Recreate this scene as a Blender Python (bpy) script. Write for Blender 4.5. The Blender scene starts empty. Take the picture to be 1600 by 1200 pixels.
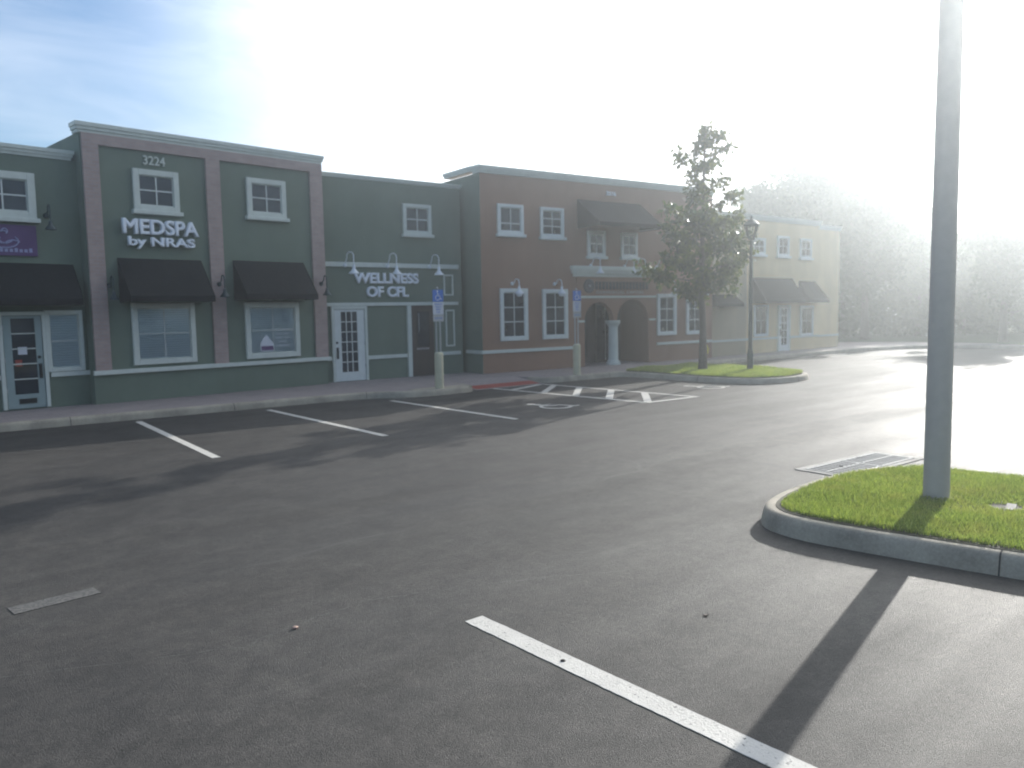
import bpy, math, random
import numpy as np
from mathutils import Vector, Matrix

sc = bpy.context.scene
R = math.radians
H = 1.95

# ------------------------------------------------------------------ camera
cam_d = bpy.data.cameras.new("camera"); cam = bpy.data.objects.new("camera", cam_d)
sc.collection.objects.link(cam); sc.camera = cam
rx = Vector((0.77040487, -0.63731253, -0.01758049))
dn = Vector((-0.0716417, -0.05913685, -0.9956758))
fw = Vector((0.633517, 0.76833299, -0.09121747))
rx.normalize(); fw = (fw - rx * fw.dot(rx)).normalized(); up = rx.cross(fw)
m = Matrix(((rx.x, up.x, -fw.x), (rx.y, up.y, -fw.y), (rx.z, up.z, -fw.z)))
cam.matrix_world = Matrix.Translation((0, 0, H)) @ m.to_4x4()
cam_d.sensor_width = 36; cam_d.lens = 36 * 1250 / 1600
cam_d.dof.use_dof = True; cam_d.dof.focus_distance = 5.0; cam_d.dof.aperture_fstop = 2.4
cam_d.clip_start = 0.05; cam_d.clip_end = 3000

# ------------------------------------------------------------------ light
SUN_AZ, SUN_EL = R(75.5), R(20)          # azimuth from +Y (into the facades) towards +X
w = bpy.data.worlds.new("World"); sc.world = w; w.use_nodes = True
nt = w.node_tree; nt.nodes.clear()
out = nt.nodes.new("ShaderNodeOutputWorld"); bg = nt.nodes.new("ShaderNodeBackground")
sky = nt.nodes.new("ShaderNodeTexSky"); sky.sky_type = 'NISHITA'; sky.sun_disc = False
sky.sun_elevation = SUN_EL; sky.sun_rotation = SUN_AZ
sky.air_density = 1.15; sky.dust_density = 0.8; sky.ozone_density = 2.0; sky.altitude = 0
bg.inputs[1].default_value = 0.085
# thin wispy cirrus: brighter streaks in the sky dome
tc = nt.nodes.new("ShaderNodeTexCoord"); mp = nt.nodes.new("ShaderNodeMapping")
mp.inputs['Rotation'].default_value = (R(18), R(-12), R(35)); mp.inputs['Scale'].default_value = (1.3, 9.0, 12.0)
ns = nt.nodes.new("ShaderNodeTexNoise"); ns.inputs['Scale'].default_value = 1.5; ns.inputs['Detail'].default_value = 8; ns.inputs['Roughness'].default_value = .58
ns.inputs['Distortion'].default_value = .5
cr = nt.nodes.new("ShaderNodeValToRGB"); cr.color_ramp.elements[0].position = .40; cr.color_ramp.elements[1].position = .85
mul = nt.nodes.new("ShaderNodeMath"); mul.operation = 'MULTIPLY'; mul.inputs[1].default_value = .30
mix = nt.nodes.new("ShaderNodeMixRGB"); mix.inputs[2].default_value = (8.5, 8.7, 9.0, 1)
nt.links.new(tc.outputs['Generated'], mp.inputs[0]); nt.links.new(mp.outputs[0], ns.inputs[0])
nt.links.new(ns.outputs[0], cr.inputs[0]); nt.links.new(cr.outputs[0], mul.inputs[0]); nt.links.new(mul.outputs[0], mix.inputs[0])
tint = nt.nodes.new("ShaderNodeMixRGB"); tint.blend_type = 'MULTIPLY'; tint.inputs[0].default_value = 1; tint.inputs[2].default_value = (.88, 1.0, 1.18, 1)
nt.links.new(sky.outputs[0], tint.inputs[1]); nt.links.new(tint.outputs[0], mix.inputs[1])
dp = nt.nodes.new("ShaderNodeVectorMath"); dp.operation = 'DOT_PRODUCT'; nt.links.new(tc.outputs['Generated'], dp.inputs[0])
dp.inputs[1].default_value = (math.sin(SUN_AZ) * math.cos(SUN_EL), math.cos(SUN_AZ) * math.cos(SUN_EL), math.sin(SUN_EL))
veil = nt.nodes.new("ShaderNodeMapRange"); veil.interpolation_type = 'SMOOTHSTEP'; nt.links.new(dp.outputs['Value'], veil.inputs[0])
veil.inputs[1].default_value = .50; veil.inputs[2].default_value = .90; veil.inputs[3].default_value = 0; veil.inputs[4].default_value = .92
wisp = nt.nodes.new("ShaderNodeMath"); wisp.operation = 'MULTIPLY_ADD'; nt.links.new(cr.outputs[0], wisp.inputs[0]); wisp.inputs[1].default_value = .10; nt.links.new(veil.outputs[0], wisp.inputs[2]); wisp.use_clamp = True
mix2 = nt.nodes.new("ShaderNodeMixRGB"); mix2.inputs[2].default_value = (17, 17.2, 17.3, 1)
nt.links.new(wisp.outputs[0], mix2.inputs[0]); nt.links.new(mix.outputs[0], mix2.inputs[1]); nt.links.new(mix2.outputs[0], bg.inputs[0]); nt.links.new(bg.outputs[0], out.inputs[0])

sd = bpy.data.lights.new("sun", 'SUN'); sun = bpy.data.objects.new("sun", sd); sc.collection.objects.link(sun)
sd.energy = 4.2; sd.angle = R(0.5); sd.color = (1, .965, .90)
sdir = Vector((math.sin(SUN_AZ) * math.cos(SUN_EL), math.cos(SUN_AZ) * math.cos(SUN_EL), math.sin(SUN_EL)))
sun.rotation_euler = sdir.to_track_quat('Z', 'Y').to_euler()

sc.view_settings.view_transform = 'Standard'; sc.view_settings.look = 'None'
sc.view_settings.gamma = 1; sc.view_settings.exposure = 0.80
HAZE_DENSITY, HAZE_G = 0.0050, 0.86
cy = sc.cycles
cy.use_denoising = True; cy.denoiser = 'OPENIMAGEDENOISE'
cy.max_bounces = 8; cy.transparent_max_bounces = 12; cy.volume_bounces = 1; cy.caustics_reflective = False; cy.caustics_refractive = False
sc.render.film_transparent = False; cy.filter_width = 1.9
cy.sample_clamp_indirect = 6

# ------------------------------------------------------------------ materials
def _mat(name):
    mt = bpy.data.materials.new(name); mt.use_nodes = True
    n = mt.node_tree; p = n.nodes['Principled BSDF']
    return mt, n, p
def lk(n, a, b): n.links.new(a, b)
def coords(n, scale=(1, 1, 1), rot=(0, 0, 0), kind='Object'):
    t = n.nodes.new("ShaderNodeTexCoord"); mp = n.nodes.new("ShaderNodeMapping")
    mp.inputs['Scale'].default_value = scale; mp.inputs['Rotation'].default_value = rot
    if kind == 'World':
        g = n.nodes.new("ShaderNodeNewGeometry"); lk(n, g.outputs['Position'], mp.inputs[0])
    else: lk(n, t.outputs[kind], mp.inputs[0])
    return mp.outputs[0]
def noise(n, v, s, d=5, r=.55):
    t = n.nodes.new("ShaderNodeTexNoise"); t.inputs['Scale'].default_value = s; t.inputs['Detail'].default_value = d
    t.inputs['Roughness'].default_value = r; lk(n, v, t.inputs['Vector']); return t.outputs[0]
def ramp(n, v, p0, c0, p1, c1):
    t = n.nodes.new("ShaderNodeValToRGB"); e = t.color_ramp.elements
    e[0].position = p0; e[0].color = (*c0, 1); e[1].position = p1; e[1].color = (*c1, 1); lk(n, v, t.inputs[0]); return t.outputs[0]
def mixc(n, f, a, b, mode='MIX'):
    t = n.nodes.new("ShaderNodeMixRGB"); t.blend_type = mode
    for i, x in enumerate((f, a, b)):
        if hasattr(x, 'is_linked') or hasattr(x, 'links'): lk(n, x, t.inputs[i])
        elif i == 0: t.inputs[0].default_value = x
        else: t.inputs[i].default_value = (*x, 1)
    return t.outputs[0]
def bump(n, p, v, strength, dist=.01):
    b = n.nodes.new("ShaderNodeBump"); b.inputs['Strength'].default_value = strength; b.inputs['Distance'].default_value = dist
    lk(n, v, b.inputs['Height']); lk(n, b.outputs[0], p.inputs['Normal'])
def sc3(c, k): return tuple(min(1, x * k) for x in c)
def stucco(name, c):
    mt, n, p = _mat(name); v = coords(n)
    f1 = noise(n, v, .7, 6); f2 = noise(n, v, 60, 3)
    c1 = ramp(n, f1, .3, sc3(c, .86), .7, sc3(c, 1.1))
    stk = noise(n, coords(n, (2.2, 2.2, .5)), 1.0, 6)
    c2 = mixc(n, .25, c1, ramp(n, f2, .3, sc3(c, .8), .7, sc3(c, 1.15)))
    lk(n, mixc(n, 1, c2, ramp(n, stk, .3, (.94, .94, .94), .7, (1.04, 1.035, 1.03)), 'MULTIPLY'), p.inputs['Base Color'])
    p.inputs['Roughness'].default_value = .92; bump(n, p, noise(n, v, 70, 4), .7, .010); return mt
def plain(name, c, rough=.6, metal=0, var=.08, s=3, spec=None):
    mt, n, p = _mat(name); v = coords(n)
    lk(n, ramp(n, noise(n, v, s, 5), .3, sc3(c, 1 - var), .7, sc3(c, 1 + var)), p.inputs['Base Color'])
    p.inputs['Roughness'].default_value = rough; p.inputs['Metallic'].default_value = metal
    if spec is not None: p.inputs['Specular IOR Level'].default_value = spec
    return mt
M = {}
M['green'] = stucco('green_stucco', (.142, .182, .140))
M['brown'] = stucco('terracotta_stucco', (.275, .160, .108))
M['shade_taupe'] = stucco('shade_taupe_stucco', (.40, .335, .23))  # darker tone that puts the yellow building's shadow strip into colour
M['yellow'] = stucco('yellow_stucco', (.66, .52, .30))
M['trim'] = plain('painted_trim', (.56, .60, .55), .7, var=.06, s=8)
M['trimw'] = plain('white_frame', (.62, .66, .64), .55, var=.05, s=8)
M['black'] = plain('black_canvas', (.010, .011, .013), .85, var=.25, s=14, spec=.15)
M['black2'] = plain('weathered_canvas', (.10, .075, .062), .85, var=.3, s=9)
M['dark'] = plain('dark_metal', (.02, .04, .045), .45, .3)
M['white'] = plain('white_enamel', (.68, .72, .76), .3, var=.03)
M['letter'] = plain('white_letter', (.78, .82, .88), .45, var=.03)
M['purple'] = plain('purple_board', (.085, .035, .13), .6)
M['lilac'] = plain('lilac_print', (.28, .30, .48), .6)
M['brickdoor'] = plain('dark_brown_door', (.045, .028, .022), .5)
M['signtext'] = plain('dark_letter', (.045, .04, .05), .5)
M['greyletter'] = plain('grey_letter', (.42, .42, .42), .5)
M['post'] = plain('grey_concrete_post', (.42, .39, .345), .8, var=.05, s=9)
M['bollard'] = plain('cream_bollard', (.52, .48, .33), .7, var=.08, s=6)
M['galv'] = plain('galvanised_steel', (.42, .43, .44), .45, .7)
M['grate'] = plain('worn_grate_steel', (.42, .41, .39), .7, .0, spec=.4)
M['pit'] = plain('dark_pit', (.02, .02, .02), 1, 0, spec=0)
M['blue'] = plain('blue_sign', (.015, .13, .50), .45)
M['whitepanel'] = plain('white_panel', (.55, .57, .62), .5)
M['paper'] = plain('paper', (.6, .62, .68), .8)
M['rope'] = plain('yellow_tape', (.75, .6, .08), .6)
M['column'] = plain('pale_column', (.50, .55, .52), .7, var=.06)
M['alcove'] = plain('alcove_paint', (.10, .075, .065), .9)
M['steelgreen'] = plain('green_lamp_post', (.03, .05, .045), .5, .2)
M['shaded_door'] = plain('shaded_door_grey', (.24, .31, .31), .6)  # pale door darkened in its colour for the shade under the awning
M['bark'] = plain('bark', (.075, .06, .05), .95, var=.4, s=18)
M['roofing'] = plain('roof_membrane', (.3, .3, .29), .9)
M['pebble'] = plain('pale_pebble', (.42, .28, .22), .8)
M['brassy'] = plain('dark_handle', (.03, .03, .03), .35, .8)

def brick_mat():
    mt, n, p = _mat('pink_grey_brick'); v = coords(n, (1, 1, 1), (R(-90), 0, 0))
    b = n.nodes.new("ShaderNodeTexBrick"); lk(n, v, b.inputs['Vector'])
    b.inputs['Color1'].default_value = (.42, .31, .28, 1); b.inputs['Color2'].default_value = (.34, .245, .22, 1)
    b.inputs['Mortar'].default_value = (.33, .30, .295, 1); b.inputs['Scale'].default_value = 1
    b.inputs['Brick Width'].default_value = .2; b.inputs['Row Height'].default_value = .07; b.inputs['Mortar Size'].default_value = .008
    lk(n, mixc(n, .35, b.outputs[0], ramp(n, noise(n, v, 5, 5), .3, (.27, .20, .18), .7, (.40, .31, .285))), p.inputs['Base Color'])
    p.inputs['Roughness'].default_value = .9; bump(n, p, b.outputs[1], -.4, .01); return mt
M['brick'] = brick_mat()
def glass_dark():
    mt, n, p = _mat('dark_window_glass'); v = coords(n)
    lk(n, ramp(n, noise(n, v, 2.2, 3), .35, (.008, .013, .022), .7, (.02, .03, .045)), p.inputs['Base Color'])
    p.inputs['Roughness'].default_value = .06; p.inputs['Specular IOR Level'].default_value = .5
    bump(n, p, noise(n, v, 1.4, 2), .08, .05); return mt
M['glass'] = glass_dark()
def glass_clear():
    mt, n, p = _mat('clear_pane'); n.nodes.remove(p)
    o = n.nodes['Material Output']; t = n.nodes.new("ShaderNodeBsdfTransparent"); g = n.nodes.new("ShaderNodeBsdfGlossy")
    t.inputs[0].default_value = (.93, .98, 1, 1); g.inputs['Roughness'].default_value = .03
    f = n.nodes.new("ShaderNodeFresnel"); f.inputs[0].default_value = 1.6; mx = n.nodes.new("ShaderNodeMixShader")
    lk(n, f.outputs[0], mx.inputs[0]); lk(n, t.outputs[0], mx.inputs[1]); lk(n, g.outputs[0], mx.inputs[2]); lk(n, mx.outputs[0], o.inputs[0]); return mt
M['pane'] = glass_clear()
def blind_mat():
    mt, n, p = _mat('slatted_blind'); v = coords(n)
    wv = n.nodes.new("ShaderNodeTexWave"); wv.bands_direction = 'Z'; wv.inputs['Scale'].default_value = 6.3; wv.inputs['Distortion'].default_value = 0.15; lk(n, v, wv.inputs[0])
    lk(n, ramp(n, wv.outputs[0], .1, (.66, .72, .73), .5, (.84, .88, .88)), p.inputs['Base Color']); p.inputs['Roughness'].default_value = .6
    bump(n, p, wv.outputs[0], .5, .01); return mt
M['blind'] = blind_mat()

def asphalt():
    mt, n, p = _mat('asphalt'); v = coords(n, kind='World')
    big = noise(n, v, .22, 6, .6); mid = noise(n, v, 1.6, 6, .6); fine = noise(n, v, 110, 4, .75)
    vor = n.nodes.new("ShaderNodeTexVoronoi"); vor.inputs['Scale'].default_value = 115; lk(n, v, vor.inputs['Vector'])
    c = ramp(n, big, .34, (.027, .026, .026), .66, (.070, .066, .061))
    c = mixc(n, .45, c, ramp(n, mid, .36, (.026, .025, .025), .66, (.072, .068, .064)))
    c = mixc(n, .55, c, ramp(n, fine, .35, (.25, .25, .25), .75, (1.85, 1.82, 1.76)), 'MULTIPLY')
    c = mixc(n, .6, c, ramp(n, noise(n, v, 34, 3, .8), .34, (.35, .35, .35), .72, (1.7, 1.68, 1.62)), 'MULTIPLY')
    c = mixc(n, .6, c, ramp(n, noise(n, v, 7, 5, .7), .36, (.55, .55, .56), .68, (1.4, 1.38, 1.34)), 'MULTIPLY')
    # long thin sealed cracks
    wn = n.nodes.new("ShaderNodeTexNoise"); wn.inputs['Scale'].default_value = .9; wn.inputs['Detail'].default_value = 4; lk(n, v, wn.inputs['Vector'])
    add = n.nodes.new("ShaderNodeVectorMath"); add.operation = 'MULTIPLY_ADD'; lk(n, wn.outputs[1], add.inputs[0]); add.inputs[1].default_value = (.7, .7, .0); lk(n, v, add.inputs[2])
    vc = n.nodes.new("ShaderNodeTexVoronoi"); vc.feature = 'DISTANCE_TO_EDGE'; vc.inputs['Scale'].default_value = .11; lk(n, add.outputs[0], vc.inputs['Vector'])
    cr_ = ramp(n, vc.outputs[0], .0, (1, 1, 1), .0016, (0, 0, 0))
    gate = ramp(n, noise(n, v, .5, 3), .5, (0, 0, 0), .62, (1, 1, 1)); crk = mixc(n, 1, cr_, gate, 'MULTIPLY')
    c = mixc(n, crk, c, (.06, .057, .053))
    # pale dusty scuffs
    st = coords(n, (.25, 1.6, 1), (0, 0, R(8)), 'World')
    c = mixc(n, ramp(n, noise(n, st, 1.1, 6, .62), .62, (0, 0, 0), .80, (.35, .35, .35)), c, (.13, .122, .112))
    lk(n, c, p.inputs['Base Color'])
    lk(n, ramp(n, noise(n, st, .8, 5), .3, (.56, .56, .56), .72, (.74, .74, .74)), p.inputs['Roughness'])
    p.inputs['Specular IOR Level'].default_value = .30
    a2 = n.nodes.new("ShaderNodeMath"); a2.operation = 'MULTIPLY_ADD'; lk(n, vor.outputs[0], a2.inputs[0]); a2.inputs[1].default_value = -.22; lk(n, fine, a2.inputs[2])
    bump(n, p, a2.outputs[0], .85, .008); return mt
M['asphalt'] = asphalt()
def paint(name, c, wear=.5):
    mt, n, p = _mat(name); v = coords(n, kind='World')
    a = ramp(n, noise(n, v, 38, 5, .75), wear - .1, (.0, .0, .0), wear, (1, 1, 1))
    lk(n, mixc(n, a, (.055, .053, .05), ramp(n, noise(n, v, 6, 4), .3, sc3(c, .85), .7, c)), p.inputs['Base Color'])
    p.inputs['Roughness'].default_value = .7; bump(n, p, noise(n, v, 75, 3), .5, .008); return mt
M['line'] = paint('white_road_paint', (.56, .54, .49), .42)
M['oldline'] = paint('faded_road_paint', (.125, .122, .11), .56)
M['blueline'] = paint('blue_road_paint', (.10, .20, .32), .44)
M['red'] = paint('red_tactile_paint', (.30, .045, .03), .36)
def paver():
    mt, n, p = _mat('pinkish_pavers'); v = coords(n, kind='World')
    b = n.nodes.new("ShaderNodeTexBrick"); lk(n, v, b.inputs['Vector']); b.inputs['Scale'].default_value = 1
    b.inputs['Brick Width'].default_value = .22; b.inputs['Row Height'].default_value = .11; b.inputs['Mortar Size'].default_value = .005
    b.inputs['Color1'].default_value = (.30, .255, .245, 1); b.inputs['Color2'].default_value = (.235, .205, .20, 1); b.inputs['Mortar'].default_value = (.1, .085, .08, 1)
    lk(n, mixc(n, .3, b.outputs[0], ramp(n, noise(n, v, 1.5, 5), .3, (.20, .175, .17), .7, (.34, .29, .28))), p.inputs['Base Color'])
    p.inputs['Roughness'].default_value = .85; return mt
M['paver'] = paver()
def concrete(name, c):
    mt, n, p = _mat(name); v = coords(n, kind='World')
    k = mixc(n, .5, ramp(n, noise(n, v, 2.2, 7, .65), .35, sc3(c, .5), .65, sc3(c, 1.3)), ramp(n, noise(n, v, 45, 4), .35, sc3(c, .75), .7, sc3(c, 1.15)))
    lk(n, k, p.inputs['Base Color']); p.inputs['Roughness'].default_value = .88; bump(n, p, noise(n, v, 60, 4), .4, .006); return mt
M['concrete'] = concrete('kerb_concrete', (.36, .32, .25))
M['pit2'] = plain('joint_shadow_gap', (.05, .047, .042), 1, 0)
M['concrete2'] = concrete('pad_concrete', (.34, .32, .29))
M['soil'] = concrete('dark_soil', (.055, .05, .028))
M['ground'] = concrete('rough_grass_ground', (.05, .075, .022))
def leafmat(name, c0, c1, trans=.5, rough=.35, c2=None):
    mt, n, p = _mat(name); o = n.nodes['Material Output']
    g = n.nodes.new("ShaderNodeNewGeometry"); r = ramp(n, g.outputs['Random Per Island'], .0, c0, 1., c1)
    lk(n, r, p.inputs['Base Color']); p.inputs['Roughness'].default_value = rough
    t = n.nodes.new("ShaderNodeBsdfTranslucent"); mx = n.nodes.new("ShaderNodeMixShader"); mx.inputs[0].default_value = trans
    lk(n, mixc(n, 1, r, c2 or (1.3, 1.5, .6), 'MULTIPLY'), t.inputs[0])
    lk(n, p.outputs[0], mx.inputs[1]); lk(n, t.outputs[0], mx.inputs[2]); lk(n, mx.outputs[0], o.inputs[0]); return mt
def lawn_mat():
    mt, n, p = _mat('lawn_blade'); o = n.nodes['Material Output']
    g = n.nodes.new("ShaderNodeNewGeometry"); r0 = ramp(n, g.outputs['Random Per Island'], .0, (.11, .16, .045), 1., (.34, .37, .14))
    v = coords(n, kind='World'); pt = ramp(n, noise(n, v, 2.6, 5, .65), .48, (0, 0, 0), .70, (.75, .75, .75))
    c = mixc(n, pt, r0, (.34, .31, .14)); lk(n, c, p.inputs['Base Color']); p.inputs['Roughness'].default_value = .5
    t = n.nodes.new("ShaderNodeBsdfTranslucent"); lk(n, mixc(n, 1, c, (1.2, 1.35, .6), 'MULTIPLY'), t.inputs[0])
    mx = n.nodes.new("ShaderNodeMixShader"); mx.inputs[0].default_value = .5
    lk(n, p.outputs[0], mx.inputs[1]); lk(n, t.outputs[0], mx.inputs[2]); lk(n, mx.outputs[0], o.inputs[0]); return mt
M['grass'] = lawn_mat()
M['magnolia'] = leafmat('glossy_leaf', (.018, .040, .012), (.10, .10, .035), .45, .20)
M['leaf'] = leafmat('tree_leaf', (.022, .045, .014), (.055, .08, .03), .3, .85)
M['leaf2'] = leafmat('pale_tree_leaf', (.04, .065, .02), (.08, .10, .035), .3, .85)

# ------------------------------------------------------------------ mesh helpers
class MB:
    def __init__(s): s.v = []; s.f = []
    def add(s, vs, fs):
        k = len(s.v); s.v += [tuple(x) for x in vs]; s.f += [tuple(i + k for i in f) for f in fs]; return s
    def box(s, x0, x1, y0, y1, z0, z1):
        return s.add([(x0, y0, z0), (x1, y0, z0), (x1, y1, z0), (x0, y1, z0), (x0, y0, z1), (x1, y0, z1), (x1, y1, z1), (x0, y1, z1)],
                     [(0, 3, 2, 1), (4, 5, 6, 7), (0, 1, 5, 4), (1, 2, 6, 5), (2, 3, 7, 6), (3, 0, 4, 7)])
    def tube(s, path, r, n=8, cap=True):
        P = [Vector(p) for p in path]; rr = r if isinstance(r, (list, tuple)) else [r] * len(P)
        vs = []; u = None
        for i, p in enumerate(P):
            d = (P[min(i + 1, len(P) - 1)] - P[max(i - 1, 0)]).normalized()
            if u is None: u = d.orthogonal().normalized()
            u = (u - d * u.dot(d)).normalized(); b = d.cross(u)
            for k in range(n):
                a = 2 * math.pi * k / n; vs.append(p + (u * math.cos(a) + b * math.sin(a)) * rr[i])
        fs = [(i * n + k, i * n + (k + 1) % n, (i + 1) * n + (k + 1) % n, (i + 1) * n + k) for i in range(len(P) - 1) for k in range(n)]
        if cap: fs += [tuple(reversed(range(n))), tuple((len(P) - 1) * n + k for k in range(n))]
        return s.add(vs, fs)
    def lathe(s, prof, n=20, c=(0, 0, 0), ax=None):
        vs = []
        q = Vector((0, 0, 1)).rotation_difference(Vector(ax)).to_matrix() if ax else Matrix.Identity(3)
        for r, z in prof:
            for k in range(n):
                a = 2 * math.pi * k / n; vs.append(q @ Vector((r * math.cos(a), r * math.sin(a), z)) + Vector(c))
        fs = [(i * n + k, i * n + (k + 1) % n, (i + 1) * n + (k + 1) % n, (i + 1) * n + k) for i in range(len(prof) - 1) for k in range(n)]
        fs += [tuple(reversed(range(n))), tuple((len(prof) - 1) * n + k for k in range(n))]
        return s.add(vs, fs)
    def prism(s, pts, y0, y1):      # polygon in (x,z), extruded along y
        n = len(pts); vs = [(x, y0, z) for x, z in pts] + [(x, y1, z) for x, z in pts]
        return s.add(vs, [tuple(range(n)), tuple(reversed(range(n, 2 * n)))] + [(i, i + n, (i + 1) % n + n, (i + 1) % n) for i in range(n)])
    def slab(s, pts, z0, z1):       # polygon in (x,y), extruded along z
        n = len(pts); vs = [(x, y, z0) for x, y in pts] + [(x, y, z1) for x, y in pts]
        return s.add(vs, [tuple(reversed(range(n))), tuple(range(n, 2 * n))] + [(i, (i + 1) % n, (i + 1) % n + n, i + n) for i in range(n)])
    def ring(s, x0, x1, z0, z1, w, y0, y1):
        s.box(x0, x0 + w, y0, y1, z0, z1); s.box(x1 - w, x1, y0, y1, z0, z1)
        s.box(x0 + w, x1 - w, y0, y1, z0, z0 + w); s.box(x0 + w, x1 - w, y0, y1, z1 - w, z1); return s
    def build(s, name, mat, parent=None, smooth=False, bevel=0):
        me = bpy.data.meshes.new(name); me.from_pydata([tuple(v) for v in s.v], [], s.f); me.update()
        me.materials.append(mat)
        o = bpy.data.objects.new(name, me); sc.collection.objects.link(o)
        if parent: o.parent = parent
        if smooth:
            me.polygons.foreach_set('use_smooth', [True] * len(me.polygons)); me.set_sharp_from_angle(angle=R(40))
        if bevel:
            b = o.modifiers.new('bevel', 'BEVEL'); b.width = bevel; b.segments = 2; b.limit_method = 'ANGLE'
        return o
def np_mesh(name, V, F, mat, parent=None, smooth=False):
    me = bpy.data.meshes.new(name); V = np.asarray(V, np.float32); F = np.asarray(F, np.int32)
    me.vertices.add(len(V)); me.vertices.foreach_set('co', V.ravel()); k = F.shape[1]
    me.loops.add(F.size); me.loops.foreach_set('vertex_index', F.ravel()); me.polygons.add(len(F))
    me.polygons.foreach_set('loop_start', np.arange(0, F.size, k, dtype=np.int32)); me.polygons.foreach_set('loop_total', np.full(len(F), k, np.int32))
    me.update(calc_edges=True); me.validate(); me.materials.append(mat)
    if smooth: me.polygons.foreach_set('use_smooth', [True] * len(F))
    o = bpy.data.objects.new(name, me); sc.collection.objects.link(o)
    if parent: o.parent = parent
    return o
def tag(o, label=None, cat=None, group=None, kind=None):
    if label: o['label'] = label
    if cat: o['category'] = cat
    if group: o['group'] = group
    if kind: o['kind'] = kind
    return o
def thing(name, label, cat, loc=(0, 0, 0), rz=0, group=None):
    o = bpy.data.objects.new(name, None); sc.collection.objects.link(o); o.location = loc; o.rotation_euler = (0, 0, rz)
    o.empty_display_size = .2
    return tag(o, label, cat, group)
def text(name, body, mat, parent, x, y, z, h, width=None, bold=.0, depth=.03, align='CENTER', flat=False, spacing=1.0):
    cu = bpy.data.curves.new(name, 'FONT'); cu.body = body; cu.size = 1; cu.bevel_depth = bold; cu.bevel_resolution = 0; cu.extrude = depth / 2 / max(h, .01) * .72
    cu.align_x = 'LEFT'; cu.space_character = spacing
    tmp = bpy.data.objects.new('tmp', cu); sc.collection.objects.link(tmp)
    dg = bpy.context.evaluated_depsgraph_get(); me = bpy.data.meshes.new_from_object(tmp.evaluated_get(dg))
    bpy.data.objects.remove(tmp)
    V = np.array([v.co[:] for v in me.vertices]); lo, hi = V.min(0), V.max(0)
    cap = .72; s = h / cap; sx = s if width is None else width / (hi[0] - lo[0])
    for v in me.vertices:
        X = (v.co.x - (lo[0] + hi[0]) / 2) * sx; Z = v.co.y * s; Y = v.co.z * s
        v.co = (x + X, y - Y, z + Z) if not flat else (x + X, y + Z, z + Y)
    me.materials.clear(); me.materials.append(mat); me.name = name
    o = bpy.data.objects.new(name, me); sc.collection.objects.link(o); o.parent = parent; return o

# ------------------------------------------------------------------ ground, parking lot, kerbs, pavement
def tagst(o): return tag(o, kind='structure')
tagst(MB().slab([(-300, -300), (300, -300), (300, 300), (-300, 300)], -.4, -.03).build('ground', M['ground']))
tagst(MB().slab([(-60, -70), (36.95, -70), (36.95, 17.0), (-60, 17.0)], -.02, 0).build('parking_lot', M['asphalt']))

def offset(pts, d):
    out_ = []
    for i, p in enumerate(pts):
        a = Vector(pts[max(i - 1, 0)]); b = Vector(pts[min(i + 1, len(pts) - 1)]); p = Vector(p)
        d1 = (p - a).normalized() if i else (b - p).normalized(); d2 = (b - p).normalized() if i < len(pts) - 1 else d1
        n1 = Vector((-d1.y, d1.x)); n2 = Vector((-d2.y, d2.x)); nn = (n1 + n2).normalized(); k = d / max(.4, nn.dot(n1))
        out_.append((p.x + nn.x * k, p.y + nn.y * k))
    return out_
def subdiv(pts, step=.5, it=2):
    P = [Vector(p) for p in pts]
    for _ in range(it):                       # Chaikin corner rounding
        Q = [P[0]]
        for a, b in zip(P[:-1], P[1:]):
            L = (b - a).length; t = min(.25, .35 / max(L, .01)); Q += [a.lerp(b, t), a.lerp(b, 1 - t)]
        Q.append(P[-1]); P = Q
    return [(p.x, p.y) for p in P]
def kerb(name, pts, h=.15, wd=.16, rnd=2, drop0=False, drop1=False):
    # side to the left of the travel direction is the kerb's body
    P = subdiv(pts, it=rnd)
    prof = [(0, -.01), (.018, h * .55), (.032, h - .022), (.055, h - .004), (.085, h), (wd - .02, h), (wd, h - .01), (wd, -.01)]
    cols = [offset(P, a) for a, _ in prof]; n = len(prof); vs = []
    for i in range(len(P)):
        k = 1
        for j, (a, z) in enumerate(prof): vs.append((*cols[j][i], z * k if z > 0 else z))
    fs = [(i * n + j, (i + 1) * n + j, (i + 1) * n + j + 1, i * n + j + 1) for i in range(len(P) - 1) for j in range(n - 1)]
    fs += [tuple(range(n)), tuple((len(P) - 1) * n + j for j in reversed(range(n)))]
    o = MB().add(vs, fs).build(name, M['concrete'], smooth=True); tagst(o)
    J = MB(); acc = 0; pj = [(-.003, .0), (.013, h * .57), (.028, h - .018), (.053, h), (.085, h + .003), (wd - .01, h + .003)]
    for p0, p1 in zip(P[:-1], P[1:]):
        a, b_ = Vector(p0), Vector(p1); L = (b_ - a).length; d = (b_ - a).normalized(); nn = Vector((-d.y, d.x)); s0 = 3.0 - acc
        while s0 < L:
            c = a + d * s0; q = []
            for e in (-.006, .006):
                for o_, z in pj: q.append((*(c + d * e + nn * o_), z))
            m_ = len(pj); J.add(q, [(i, i + m_, i + m_ + 1, i + 1) for i in range(m_ - 1)]); s0 += 3.0
        acc = (acc + L) % 3.0
    tagst(J.build(name + '_joint', M['pit2'])); return P
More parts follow.
